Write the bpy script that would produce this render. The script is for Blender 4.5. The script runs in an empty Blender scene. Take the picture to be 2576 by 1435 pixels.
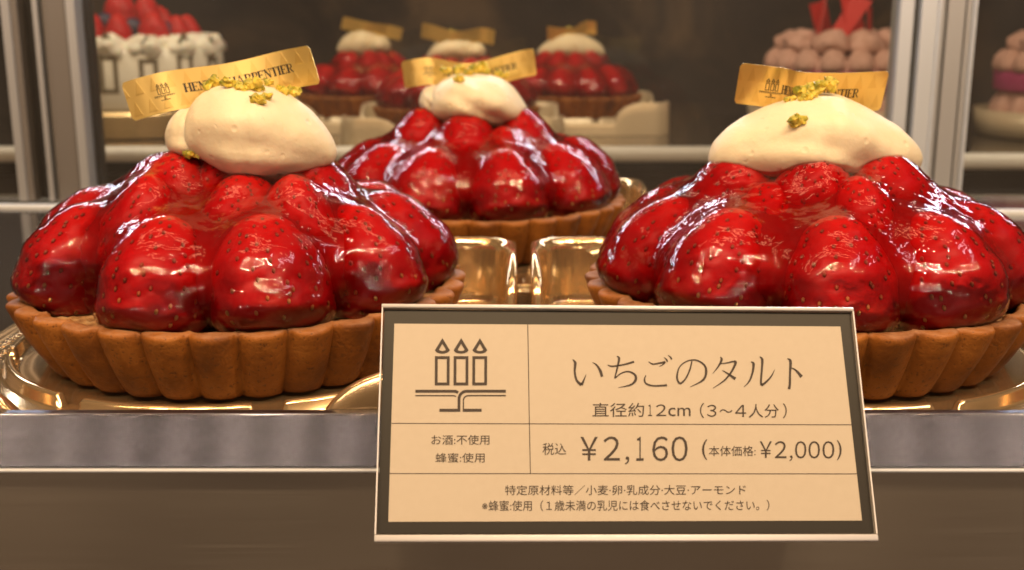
import bpy, math, random
import numpy as np
from mathutils import Vector, Matrix, noise
from mathutils.bvhtree import BVHTree

CM = 0.01
R = math.radians
random.seed(7)
rng = np.random.default_rng(7)
scene = bpy.context.scene
col = scene.collection

# ------------------------------------------------------------------ camera
PITCH = R(13.2); CAMH = 10.03; FPX = 2850.0; PW, PH = 2576.0, 1435.0
cam_data = bpy.data.cameras.new('camera')
cam = bpy.data.objects.new('camera', cam_data); col.objects.link(cam)
cam.location = (0, 0, CAMH * CM)
cam.rotation_euler = (math.pi / 2 - PITCH, 0, 0)
cam_data.sensor_width = 36.0
cam_data.lens = 36.0 * FPX / PW
cam_data.clip_start = 0.01; cam_data.clip_end = 20
cam_data.dof.use_dof = True
cam_data.dof.focus_distance = 0.25
cam_data.dof.aperture_fstop = 22
cam_data.dof.aperture_blades = 0
scene.camera = cam

# ------------------------------------------------------------------ world and lamps
world = bpy.data.worlds.new('World'); scene.world = world; world.use_nodes = True
wn = world.node_tree.nodes; wl = world.node_tree.links
bg = wn['Background']
tc = wn.new('ShaderNodeTexCoord'); nz = wn.new('ShaderNodeTexNoise'); nz.inputs['Scale'].default_value = 2.2; nz.inputs['Detail'].default_value = 3
rp = wn.new('ShaderNodeValToRGB')
rp.color_ramp.elements[0].position = .35; rp.color_ramp.elements[0].color = (.055, .032, .02, 1)
rp.color_ramp.elements[1].position = .68; rp.color_ramp.elements[1].color = (.26, .17, .11, 1)
wl.new(tc.outputs['Generated'], nz.inputs['Vector']); wl.new(nz.outputs['Fac'], rp.inputs['Fac']); sxyz = wn.new('ShaderNodeSeparateXYZ'); wl.new(tc.outputs['Generated'], sxyz.inputs[0])
fl = wn.new('ShaderNodeMapRange'); fl.inputs[1].default_value = .12; fl.inputs[2].default_value = -.35; fl.inputs[3].default_value = .9; fl.inputs[4].default_value = 1.2
wl.new(sxyz.outputs['Z'], fl.inputs[0])
sc_ = wn.new('ShaderNodeVectorMath'); sc_.operation = 'SCALE'; wl.new(rp.outputs['Color'], sc_.inputs[0]); wl.new(fl.outputs[0], sc_.inputs['Scale'])
wl.new(sc_.outputs[0], bg.inputs['Color'])
bg.inputs['Strength'].default_value = 1.05

def area_lamp(name, loc, target, sx, sy, watts, color, shape='RECTANGLE'):
    d = bpy.data.lights.new(name, 'AREA'); d.shape = shape; d.size = sx * CM
    if shape in ('RECTANGLE', 'ELLIPSE'): d.size_y = sy * CM
    d.energy = watts; d.color = color
    o = bpy.data.objects.new(name, d); col.objects.link(o)
    o.location = Vector(loc) * CM
    o.rotation_euler = (Vector(target) - Vector(loc)).to_track_quat('-Z', 'Y').to_euler()
    return o

WARM = (1.0, .66, .36); COOL = (.80, .86, 1.0)
for i in range(31):                                    # strip of small warm LEDs along the top front of the case
    x = -42 + i * 2.8
    area_lamp('led', (x, 8, 36), (x * .9, 30, 3), .6, .6, .06, WARM, 'DISK')
area_lamp('warm_strip', (0, 30, 46), (0, 32, 0), 60, 3, .35, WARM)
area_lamp('cool_tube', (0, 60.0, 21), (0, 38, 5), 90, 1.1, 1.35, COOL)
area_lamp('shop_ceiling_lamp', (70, 10, 95), (5, 30, 3), 60, 5, 1.4, (.86, .86, 1.0))
for x, y in ((-62, -30), (-30, -24), (-6, -32), (18, -25), (40, -34), (66, -28)):      # ceiling downlights of the shop, above and behind the viewer
    area_lamp('downlight', (x, y, 105), (x * .2, 25, 0), 5, 5, 2.7, (1.0, .75, .50), 'DISK')
area_lamp('back_shelf_fill', (-8, 72, 42), (-4, 92, 4), 90, 4, 3.3, (1.0, .88, .70))  # fill light added to brighten the stand-ins behind the glass

for i in range(29):                                    # row of small fill lamps added behind the viewer, also for glints
    area_lamp('front_fill_lamp', (-77 + i * 5.5, -62, 25), ((-77 + i * 5.5) * .3, 30, 4), 1.5, 1.5, .10, (1.0, .78, .60), 'DISK')
scene.view_settings.view_transform = 'Standard'
scene.view_settings.look = 'None'
scene.view_settings.exposure = -0.12
scene.view_settings.gamma = 1.0
scene.view_settings.use_curve_mapping = False
cy = scene.cycles
cy.use_denoising = True
cy.max_bounces = 14; cy.transparent_max_bounces = 24; cy.glossy_bounces = 5; cy.diffuse_bounces = 4
cy.transmission_bounces = 8; cy.sample_clamp_indirect = 4.0
cy.caustics_reflective = False; cy.caustics_refractive = False

# ------------------------------------------------------------------ pixel helper (photo pixels in a 2576 wide frame -> point at depth Y)
_c, _s = math.cos(PITCH), math.sin(PITCH)
def pix_dir(px, py):
    a = (px - PW / 2) / FPX; b = (PH / 2 - py) / FPX
    return np.array([a, _c + b * _s, -_s + b * _c])
def at(px, py, Y):
    d = pix_dir(px, py); t = Y / d[1]
    return np.array([d[0] * t, Y, CAMH + d[2] * t])

# ------------------------------------------------------------------ node helpers
def new_mat(name):
    m = bpy.data.materials.new(name); m.use_nodes = True
    return m, m.node_tree.nodes, m.node_tree.links, m.node_tree.nodes['Principled BSDF']
def pset(b, **k):
    names = dict(base='Base Color', rough='Roughness', metal='Metallic', sss='Subsurface Weight', sssr='Subsurface Radius', ssss='Subsurface Scale',
                 ior='IOR', trans='Transmission Weight', coat='Coat Weight', coatr='Coat Roughness', aniso='Anisotropic', spec='Specular IOR Level', sheen='Sheen Weight', emit='Emission Strength', emitc='Emission Color')
    for a, v in k.items():
        if isinstance(v, tuple) and len(v) == 3 and a in ('base', 'emitc'): v = (*v, 1)
        b.inputs[names[a]].default_value = v
def coords(n, l, kind='Object', scale=(1, 1, 1)):
    t = n.new('ShaderNodeTexCoord'); mp = n.new('ShaderNodeMapping'); mp.inputs['Scale'].default_value = scale
    l.new(t.outputs[kind], mp.inputs['Vector']); return mp.outputs['Vector']
def noise_tex(n, l, vec, scale, detail=3, rough=.55, dist=0):
    t = n.new('ShaderNodeTexNoise'); t.inputs['Scale'].default_value = scale; t.inputs['Detail'].default_value = detail
    t.inputs['Roughness'].default_value = rough; t.inputs['Distortion'].default_value = dist
    l.new(vec, t.inputs['Vector']); return t.outputs['Fac']
def ramp(n, l, fac, *stops):
    r = n.new('ShaderNodeValToRGB'); e = r.color_ramp.elements
    while len(e) < len(stops): e.new(.5)
    for k, (p, c) in enumerate(stops): e[k].position = p; e[k].color = (*c, 1)
    l.new(fac, r.inputs['Fac']); return r.outputs['Color']
def bump(n, l, h, strength, dist, prev=None):
    b = n.new('ShaderNodeBump'); b.inputs['Strength'].default_value = strength; b.inputs['Distance'].default_value = dist
    l.new(h, b.inputs['Height'])
    if prev is not None: l.new(prev, b.inputs['Normal'])
    return b.outputs['Normal']
def math_n(n, l, op, a, b=None, c=None):
    m = n.new('ShaderNodeMath'); m.operation = op
    for k, v in enumerate((a, b, c)):
        if v is None: continue
        if isinstance(v, (int, float)): m.inputs[k].default_value = v
        else: l.new(v, m.inputs[k])
    return m.outputs[0]
def mixc(n, l, f, a, b):
    m = n.new('ShaderNodeMix'); m.data_type = 'RGBA'
    for s, v in ((0, f), (6, a), (7, b)):
        if isinstance(v, (int, float)): m.inputs[s].default_value = v
        elif isinstance(v, tuple): m.inputs[s].default_value = (*v, 1)
        else: l.new(v, m.inputs[s])
    return m.outputs[2]

M = {}
# strawberry flesh: colour runs along the berry (pale shoulder, red body)
m, n, l, b = new_mat('strawberry_flesh')
v = coords(n, l); sp = n.new('ShaderNodeSeparateXYZ'); l.new(v, sp.inputs[0])
h = math_n(n, l, 'MULTIPLY', sp.outputs['Z'], 1 / (3.3 * CM))
nf = noise_tex(n, l, v, 110, 3)
h2 = math_n(n, l, 'MULTIPLY_ADD', nf, .34, math_n(n, l, 'SUBTRACT', h, .17))
c0 = ramp(n, l, h2, (0.0, (.62, .17, .075)), (.10, (.50, .04, .022)), (.24, (.42, .006, .010)), (.62, (.41, .005, .009)), (1.0, (.50, .015, .011)))
l.new(c0, b.inputs['Base Color'])
pset(b, rough=.36, sss=.6, sssr=(1.0, .10, .08), ssss=.004, spec=.2)
l.new(bump(n, l, noise_tex(n, l, v, 420, 3), .08, .0006), b.inputs['Normal'])
M['berry'] = m
m, n, l, b = new_mat('strawberry_seed')
v = coords(n, l); sp = n.new('ShaderNodeSeparateXYZ'); l.new(v, sp.inputs[0])
h = math_n(n, l, 'MULTIPLY', sp.outputs['Z'], 1 / (3.3 * CM))
l.new(ramp(n, l, h, (.0, (.70, .45, .15)), (.20, (.60, .30, .08)), (.36, (.26, .06, .02)), (1, (.22, .04, .015))), b.inputs['Base Color'])
pset(b, rough=.4)
M['seed'] = m
# glaze: clear red jelly, tinted by its thickness
m, n, l, b = new_mat('red_glaze')
n.remove(b)
out = n['Material Output']
gl = n.new('ShaderNodeBsdfGlossy'); gl.inputs['Roughness'].default_value = .02; gl.inputs['Color'].default_value = (1, 1, 1, 1)
tr = n.new('ShaderNodeBsdfTransparent'); tr.inputs['Color'].default_value = (.985, .90, .90, 1)
fr = n.new('ShaderNodeFresnel'); fr.inputs['IOR'].default_value = 1.42
mx = n.new('ShaderNodeMixShader'); ab = n.new('ShaderNodeVolumeAbsorption')
ab.inputs['Color'].default_value = (.925, .02, .05, 1); ab.inputs['Density'].default_value = 500
v = coords(n, l)
nb = bump(n, l, noise_tex(n, l, v, 95, 2, .5, .6), .42, .0022)
nb = bump(n, l, noise_tex(n, l, v, 330, 2, .5, .3), .15, .0009, nb)
nb = bump(n, l, noise_tex(n, l, v, 850, 1, .5), .9, .00012, nb)
v2 = n.new('ShaderNodeTexVoronoi'); v2.inputs['Scale'].default_value = 270; v2.feature = 'SMOOTH_F1'; l.new(v, v2.inputs['Vector'])
nb = bump(n, l, v2.outputs['Distance'], .15, .0013, nb)
l.new(nb, gl.inputs['Normal']); l.new(nb, fr.inputs['Normal'])
l.new(fr.outputs[0], mx.inputs[0]); l.new(tr.outputs[0], mx.inputs[1]); l.new(gl.outputs[0], mx.inputs[2])
l.new(mx.outputs[0], out.inputs['Surface']); l.new(ab.outputs[0], out.inputs['Volume'])
M['glaze'] = m
m, n, l, b = new_mat('dark_red_jelly'); pset(b, base=(.26, .009, .012), rough=.4, sss=.2, sssr=(1, .1, .1), ssss=.003); M['jelly'] = m
# crust
m, n, l, b = new_mat('tart_crust')
v = coords(n, l)
n1 = noise_tex(n, l, v, 70, 4); n2 = noise_tex(n, l, v, 900, 3, .7); n3 = noise_tex(n, l, v, 260, 3, .6)
c0 = ramp(n, l, n1, (.32, (.13, .038, .005)), (.52, (.28, .090, .011)), (.70, (.37, .132, .020)))
sp_ = ramp(n, l, n2, (.34, (0, 0, 0)), (.42, (1, 1, 1)))
c1 = mixc(n, l, sp_, (.13, .045, .010), c0)
ge = n.new('ShaderNodeNewGeometry'); sx = n.new('ShaderNodeSeparateXYZ'); l.new(ge.outputs['Normal'], sx.inputs[0])
dust = math_n(n, l, 'MULTIPLY', ramp(n, l, n3, (.35, (.15, .15, .15)), (.65, (.8, .8, .8))), ramp(n, l, sx.outputs['Z'], (.55, (0, 0, 0)), (.9, (1, 1, 1))))
c2 = mixc(n, l, dust, c1, (.34, .17, .085))
l.new(c2, b.inputs['Base Color']); pset(b, rough=.58, sss=.05, sssr=(1, .5, .25), ssss=.002, spec=.3)
nb = bump(n, l, n3, .24, .0012); nb = bump(n, l, n2, .45, .0006, nb); l.new(nb, b.inputs['Normal'])
M['crust'] = m
m, n, l, b = new_mat('almond_filling')
v = coords(n, l); n1 = noise_tex(n, l, v, 300, 5, .7)
l.new(ramp(n, l, n1, (.35, (.22, .09, .03)), (.55, (.45, .23, .08)), (.75, (.66, .45, .24))), b.inputs['Base Color'])
pset(b, rough=.7); l.new(bump(n, l, n1, .9, .002), b.inputs['Normal'])
M['filling'] = m
m, n, l, b = new_mat('whipped_cream')
v = coords(n, l); n1 = noise_tex(n, l, v, 60, 3)
l.new(ramp(n, l, n1, (.3, (.71, .60, .40)), (.7, (.76, .655, .45))), b.inputs['Base Color'])
pset(b, rough=.5, sss=.35, sssr=(1, .7, .45), ssss=.003, spec=.3)
vo = n.new('ShaderNodeTexVoronoi'); vo.inputs['Scale'].default_value = 210; l.new(v, vo.inputs['Vector'])
pits = ramp(n, l, vo.outputs['Distance'], (.0, (0, 0, 0)), (.22, (1, 1, 1)))
sel = ramp(n, l, noise_tex(n, l, v, 90, 1), (.48, (1, 1, 1)), (.56, (0, 0, 0)))
pit = math_n(n, l, 'MAXIMUM', pits, sel)
nb = bump(n, l, noise_tex(n, l, v, 200, 4, .6), .28, .0012); nb = bump(n, l, pit, .4, .0009, nb); l.new(nb, b.inputs['Normal'])
M['cream'] = m
m, n, l, b = new_mat('pistachio')
v = coords(n, l); l.new(ramp(n, l, noise_tex(n, l, v, 260, 3), (.38, (.22, .22, .02)), (.52, (.50, .40, .035)), (.64, (.72, .52, .07))), b.inputs['Base Color'])
pset(b, rough=.45, sss=.3, sssr=(1, .8, .2), ssss=.001); l.new(bump(n, l, noise_tex(n, l, v, 900, 3), .6, .0006), b.inputs['Normal'])
M['pistachio'] = m
# gold film of the tags, with embossed drops
m, n, l, b = new_mat('gold_tag_film')
uv = n.new('ShaderNodeUVMap'); sp = n.new('ShaderNodeSeparateXYZ'); l.new(uv.outputs[0], sp.inputs[0])
row = math_n(n, l, 'FLOOR', math_n(n, l, 'MULTIPLY', sp.outputs['Y'], 2.0))
fu = math_n(n, l, 'FRACT', math_n(n, l, 'MULTIPLY_ADD', sp.outputs['X'], 12.0, math_n(n, l, 'MULTIPLY', row, .5)))
fv = math_n(n, l, 'FRACT', math_n(n, l, 'MULTIPLY', sp.outputs['Y'], 2.0))
du = math_n(n, l, 'MULTIPLY', math_n(n, l, 'ABSOLUTE', math_n(n, l, 'SUBTRACT', fu, .5)), 2.0)
edge = math_n(n, l, 'SUBTRACT', math_n(n, l, 'MULTIPLY', math_n(n, l, 'SUBTRACT', .92, fv), .85), du)
lo = math_n(n, l, 'SUBTRACT', fv, .16)
d_ = math_n(n, l, 'MINIMUM', edge, lo)
msk = ramp(n, l, d_, (.0, (0, 0, 0)), (.05, (1, 1, 1)))
l.new(mixc(n, l, msk, (.86, .59, .18), (.79, .52, .145)), b.inputs['Base Color'])
pset(b, metal=.78, rough=.3); l.new(bump(n, l, msk, .15, .0003), b.inputs['Normal'])
M['tag'] = m
m, n, l, b = new_mat('tag_ink'); pset(b, base=(.035, .022, .010), rough=.45); M['ink_tag'] = m
# gold tray plastic
def tray_mat(name, comb):
    m, n, l, b = new_mat(name)
    pset(b, base=(.86, .60, .31), metal=.88, rough=.14, coat=.3, coatr=.05)
    v = coords(n, l)
    nb = bump(n, l, noise_tex(n, l, v, 40, 2), .12, .002)
    if comb:
        vo = n.new('ShaderNodeTexVoronoi'); vo.inputs['Scale'].default_value = 330; vo.inputs['Randomness'].default_value = .2; l.new(v, vo.inputs['Vector'])
        nb = bump(n, l, vo.outputs['Distance'], 1.0, .0022, nb)
    l.new(nb, b.inputs['Normal']); return m
M['tray'] = tray_mat('gold_plastic', False); M['tray_comb'] = tray_mat('gold_plastic_dimpled', True)
m, n, l, b = new_mat('pale_gold_plastic'); pset(b, base=(.62, .52, .36), rough=.3, metal=.25); M['tray_pale'] = m  # gold plastic paled in colour to imitate its look when reflected
# metals
def steel(name, base, rough, amp):
    m, n, l, b = new_mat(name)
    f = noise_tex(n, l, coords(n, l, 'Object', (25, 400, 4200)), 1.0, 2, .6)
    f2 = noise_tex(n, l, coords(n, l, 'Object', (5, 100, 25)), 1.0, 3, .6)
    pset(b, metal=1, aniso=1.0)
    l.new(mixc(n, l, f2, tuple(x * .975 for x in base), base), b.inputs['Base Color'])
    l.new(math_n(n, l, 'MULTIPLY_ADD', f2, .04, math_n(n, l, 'MULTIPLY_ADD', f, .10, rough - .07)), b.inputs['Roughness'])
    tg = n.new('ShaderNodeCombineXYZ'); tg.inputs[2].default_value = 1
    l.new(tg.outputs[0], b.inputs['Tangent'])
    l.new(bump(n, l, f, amp, .00005), b.inputs['Normal'])
    return m
M['steel'] = steel('brushed_steel', (.155, .152, .175), .215, .09)
M['steel_low'] = steel('brushed_steel_panel', (.40, .35, .28), .23, .07)
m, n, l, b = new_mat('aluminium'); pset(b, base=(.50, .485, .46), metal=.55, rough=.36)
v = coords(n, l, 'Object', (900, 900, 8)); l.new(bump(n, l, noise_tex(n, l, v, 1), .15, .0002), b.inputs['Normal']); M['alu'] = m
m, n, l, b = new_mat('shaded_aluminium'); pset(b, base=(.24, .21, .18), metal=.5, rough=.4); M['alu_dark'] = m  # same aluminium, with the shade on one post put into its colour
m, n, l, b = new_mat('pale_aluminium'); pset(b, base=(.66, .68, .69), metal=.4, rough=.32); M['alu_pale'] = m  # lighter copy; gleam of bright bands and edges put into the colour
m, n, l, b = new_mat('white_rail_paint'); pset(b, base=(.84, .84, .80), rough=.3); M['rail'] = m
m, n, l, b = new_mat('post_dark_strip'); pset(b, base=(.035, .032, .03), rough=.5); M['dark_strip'] = m  # dark strips set back in the posts
m, n, l, b = new_mat('dark_polished_shelf'); pset(b, base=(.10, .085, .07), metal=.6, rough=.10)
v = coords(n, l, 'Object', (30, 400, 400)); l.new(bump(n, l, noise_tex(n, l, v, 1), .1, .0004), b.inputs['Normal']); M['shelf'] = m
m, n, l, b = new_mat('dark_panel'); pset(b, base=(.035, .028, .024), rough=.3)
M['panel'] = m
# glass
def glassy(name, tint, fac, rough=.02, haze=0.0):
    m, n, l, b = new_mat(name); n.remove(b); out = n['Material Output']
    tr = n.new('ShaderNodeBsdfTransparent'); tr.inputs['Color'].default_value = (*tint, 1)
    gl = n.new('ShaderNodeBsdfGlossy'); gl.inputs['Roughness'].default_value = rough
    fr = n.new('ShaderNodeFresnel'); fr.inputs['IOR'].default_value = 1.45
    f = math_n(n, l, 'MULTIPLY', fr.outputs[0], fac)
    mx = n.new('ShaderNodeMixShader'); l.new(f, mx.inputs[0]); l.new(tr.outputs[0], mx.inputs[1]); l.new(gl.outputs[0], mx.inputs[2])
    o = mx.outputs[0]
    if haze:
        df = n.new('ShaderNodeBsdfDiffuse'); df.inputs['Color'].default_value = (.8, .75, .68, 1)
        v = coords(n, l); hz = math_n(n, l, 'MULTIPLY', noise_tex(n, l, v, 9, 4), haze * 2)
        m2 = n.new('ShaderNodeMixShader'); l.new(hz, m2.inputs[0]); l.new(o, m2.inputs[1]); l.new(df.outputs[0], m2.inputs[2]); o = m2.outputs[0]
    l.new(o, out.inputs['Surface']); return m
M['door_glass'] = glassy('dark_door_glass', (.86, .83, .78), .6, .03, .02)  # tint and haze put the reflection's dimness and veil into the glass
M['acrylic'] = glassy('clear_acrylic', (.96, .95, .92), .15, .03)
m, n, l, b = new_mat('acrylic_edge'); pset(b, base=(.95, .90, .86), rough=.12, trans=.25, ior=1.49, spec=.6); M['acrylic_edge'] = m
m, n, l, b = new_mat('sign_frame_card'); pset(b, base=(.017, .0135, .0105), rough=.45); M['frame_card'] = m
m, n, l, b = new_mat('sign_card'); v = coords(n, l)
l.new(ramp(n, l, noise_tex(n, l, v, 700, 3), (.3, (.55, .48, .405)), (.7, (.57, .50, .425))), b.inputs['Base Color']); pset(b, rough=.6); M['card'] = m
m, n, l, b = new_mat('sign_ink'); pset(b, base=(.045, .03, .025), rough=.6); M['ink'] = m
# far things
m, n, l, b = new_mat('white_cake_cream'); v = coords(n, l); pset(b, base=(.80, .77, .66), rough=.6, sss=.2, ssss=.004)
l.new(bump(n, l, noise_tex(n, l, v, 120, 3), .8, .004), b.inputs['Normal']); M['cake_cream'] = m
m, n, l, b = new_mat('cream_behind_film'); pset(b, base=(.80, .77, .66), rough=.25, spec=.5); M['film'] = m
m, n, l, b = new_mat('pink_sponge'); v = coords(n, l); l.new(ramp(n, l, noise_tex(n, l, v, 90), (.3, (.44, .25, .19)), (.7, (.58, .36, .29))), b.inputs['Base Color']); pset(b, rough=.7); M['sponge'] = m
m, n, l, b = new_mat('purple_jam'); v = coords(n, l); l.new(ramp(n, l, noise_tex(n, l, v, 50), (.3, (.30, .03, .11)), (.7, (.40, .05, .17))), b.inputs['Base Color']); pset(b, rough=.45); M['jam'] = m
m, n, l, b = new_mat('red_chocolate'); pset(b, base=(.50, .035, .03), rough=.3); M['red'] = m
m, n, l, b = new_mat('blueberry_skin'); pset(b, base=(.03, .025, .06), rough=.45); M['blue'] = m
m, n, l, b = new_mat('band_ink'); pset(b, base=(.16, .13, .08), rough=.6); M['ink_band'] = m
m, n, l, b = new_mat('gold_cake_board'); pset(b, base=(.75, .55, .28), metal=.8, rough=.25); M['board'] = m
m, n, l, b = new_mat('reflection_backdrop'); v = coords(n, l); n1 = noise_tex(n, l, v, 5.5, 4, .6, .8); n2 = noise_tex(n, l, v, 1.3, 2)  # mottled colour imitates blurred glare and reflection in the door glass
l.new(mixc(n, l, ramp(n, l, n2, (.4, (0, 0, 0)), (.65, (1, 1, 1))), ramp(n, l, n1, (.35, (.012, .010, .012)), (.5, (.040, .030, .023)), (.66, (.13, .088, .05))), (.026, .023, .025)), b.inputs['Base Color']); pset(b, rough=.8)
M['wall'] = m

# ------------------------------------------------------------------ mesh helpers (all lengths in cm)
def obj(name, V, F, mats, parent=None, smooth=True, midx=None, uv=None, loc=None):
    me = bpy.data.meshes.new(name)
    me.from_pydata((np.asarray(V, float) * CM).tolist(), [], [tuple(int(i) for i in f) for f in F])
    for mm in (mats if isinstance(mats, (list, tuple)) else [mats]): me.materials.append(mm)
    if midx is not None: me.polygons.foreach_set('material_index', np.asarray(midx, np.int32))
    me.polygons.foreach_set('use_smooth', np.full(len(me.polygons), smooth))
    if uv is not None:
        ul = me.uv_layers.new(name='UVMap'); li = np.zeros(len(me.loops), np.int32); me.loops.foreach_get('vertex_index', li)
        ul.data.foreach_set('uv', np.asarray(uv, np.float32)[li].ravel())
    me.update()
    o = bpy.data.objects.new(name, me); col.objects.link(o)
    if parent is not None: o.parent = parent
    if loc is not None: o.location = Vector(loc) * CM
    return o
def empty(name, loc=(0, 0, 0), rotz=0):
    o = bpy.data.objects.new(name, None); col.objects.link(o); o.empty_display_size = .02
    o.location = Vector(loc) * CM; o.rotation_euler = (0, 0, rotz); return o
def tag(o, label=None, cat=None, group=None, kind=None):
    if label: o['label'] = label
    if cat: o['category'] = cat
    if group: o['group'] = group
    if kind: o['kind'] = kind
    return o
def grid(nu, nv, wrap_u=False, off=0, flip=False):
    """faces of a grid whose index is v*nu+u"""
    F = []
    for j in range(nv - 1):
        for i in range(nu if wrap_u else nu - 1):
            a = j * nu + i; b2 = j * nu + (i + 1) % nu; c2 = (j + 1) * nu + (i + 1) % nu; d2 = (j + 1) * nu + i
            F.append((d2 + off, c2 + off, b2 + off, a + off) if flip else (a + off, b2 + off, c2 + off, d2 + off))
    return F
class MB:
    def __init__(s): s.V = []; s.F = []; s.m = []
    def add(s, V, F, mi=0):
        o = len(s.V); s.V.extend([tuple(p) for p in V]); s.F.extend([tuple(i + o for i in f) for f in F]); s.m.extend([mi] * len(F))
    def box(s, x0, x1, y0, y1, z0, z1, bev=0.0, mi=0):
        if bev <= 0:
            V = [(x, y, z) for z in (z0, z1) for y in (y0, y1) for x in (x0, x1)]
            s.add(V, [(0, 2, 3, 1), (4, 5, 7, 6), (0, 1, 5, 4), (2, 6, 7, 3), (0, 4, 6, 2), (1, 3, 7, 5)], mi); return
        # extruded rounded rectangle in (y,z) along x
        k = 4; P = []
        for (cy_, cz_, a0) in ((y1 - bev, z1 - bev, 0), (y0 + bev, z1 - bev, 90), (y0 + bev, z0 + bev, 180), (y1 - bev, z0 + bev, 270)):
            for t in range(k + 1):
                a = R(a0 + 90 * t / k); P.append((cy_ + bev * math.cos(a), cz_ + bev * math.sin(a)))
        nn = len(P); V = [(x, *p) for x in (x0, x1) for p in P]
        F = [(i, (i + 1) % nn, nn + (i + 1) % nn, nn + i) for i in range(nn)] + [tuple(range(nn))[::-1], tuple(range(nn, 2 * nn))]
        s.add(V, F, mi)
    def build(s, name, mats, parent=None, smooth=False, loc=None):
        return obj(name, s.V, s.F, mats, parent, smooth, s.m, loc=loc)
def lathe(profile, n=48):
    V = []; F = []
    for (r, z) in profile:
        for i in range(n):
            a = 2 * math.pi * i / n; V.append((r * math.cos(a), r * math.sin(a), z))
    F = grid(n, len(profile), True)
    return V, F
def blob(rad, seed, amp=.25, sub=2, sq=(1, 1, 1)):
    import bmesh
    bm = bmesh.new(); bmesh.ops.create_icosphere(bm, subdivisions=sub, radius=1)
    V = []
    for v_ in bm.verts:
        p = v_.co; k = 1 + amp * 2 * noise.noise(p * 1.7 + Vector((seed * 3.1, seed * 1.7, 0))) + amp * .8 * noise.noise(p * 4 + Vector((seed, 0, 9)))
        V.append((p.x * k * rad * sq[0], p.y * k * rad * sq[1], p.z * k * rad * sq[2]))
    F = [[q.index for q in f.verts] for f in bm.faces]; bm.free(); return V, F
def copy_tree(o, parent=None):
    c = o.copy(); col.objects.link(c); c.parent = parent
    for ch in list(o.children): copy_tree(ch, c)
    return c

# ------------------------------------------------------------------ display case (front)
case = empty('display_case', (0, 40, 0))
tag(case, 'steel and glass pastry case with brushed front rail holding the three large tarts', 'display case')
def part(mb, name, mats, parent, smooth=False):
    o = mb.build(name, mats, None, smooth); o.parent = parent
    o.matrix_parent_inverse = parent.matrix_basis.inverted(); return o
mb = MB(); mb.box(-60, 60, 23.62, 66, -1.2, 0.0); part(mb, 'shelf_board', M['shelf'], case)
mb = MB(); V = [] ; 
mb.box(-60, 60, 22.84, 23.12, 0.62, 1.715, .05)
mb.V = [(x, y + .42 * (z - .62) / 1.1, z) for x, y, z in mb.V]
part(mb, 'front_trim', M['steel'], case, False)
mb = MB(); mb.box(-60, 60, 22.78, 23.12, .53, .615, .04); part(mb, 'trim_lip', M['alu_pale'], case)
mb = MB(); mb.box(-60, 60, 23.0, 23.40, -14, .525); part(mb, 'front_panel', M['steel_low'], case)
# rear door frame: two posts of extruded aluminium
def post(strips, name, z0=.35, z1=40, dark=False):
    mb = MB(); Y = 61.6
    mats = [M['alu_dark'] if dark else M['alu'], M['alu'] if dark else M['alu_pale'], M['dark_strip']]
    for (p0, p1, prot, mi) in strips:
        xa = at(p0, 200, Y)[0]; xb = at(p1, 200, Y)[0]
        mb.box(xa, xb - .004, Y - prot, Y + 1.6, z0, z1, 0, mi)
    return part(mb, name, mats, case)
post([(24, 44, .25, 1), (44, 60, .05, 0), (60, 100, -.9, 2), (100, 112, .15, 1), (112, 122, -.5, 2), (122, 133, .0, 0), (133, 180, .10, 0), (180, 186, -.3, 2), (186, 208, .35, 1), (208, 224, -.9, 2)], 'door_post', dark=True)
post([(2256, 2290, -.2, 1), (2290, 2304, -1.0, 2), (2304, 2344, .1, 1), (2344, 2350, .3, 1), (2350, 2364, .0, 0), (2364, 2369, -.6, 2), (2369, 2411, .12, 0), (2411, 2417, -.2, 2), (2417, 2430, .05, 0), (2430, 2437, .35, 1)], 'door_post')
# bottom track of the sliding doors, slightly skew as in the photo
a0 = at(0, 523, 61.2); a1 = at(2576, 537, 58.9)
def skew_box(pa, pb, ext, y0, y1, z0, z1, bev):
    d = (pb - pa) / np.linalg.norm(pb - pa); ca = pa - d * ext; L = np.linalg.norm(pb - pa) + 2 * ext
    mb = MB(); mb.box(0, L, y0, y1, z0, z1, bev)
    V = np.array(mb.V); ang = math.atan2(d[1], d[0])
    X = ca[0] + V[:, 0] * math.cos(ang) - V[:, 1] * math.sin(ang); Yy = ca[1] + V[:, 0] * math.sin(ang) + V[:, 1] * math.cos(ang)
    Z = ca[2] + V[:, 2] + V[:, 0] * d[2]
    mb.V = [tuple(p) for p in np.stack([X, Yy, Z], 1)]; return mb
part(skew_box(a0, a1, 20, -.1, .5, -.16, .16, .05), 'door_track', M['rail'], case)
mb = MB(); mb.box(-60, 60, 62.4, 62.8, .4, 40); part(mb, 'glass_door', M['door_glass'], case)

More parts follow.
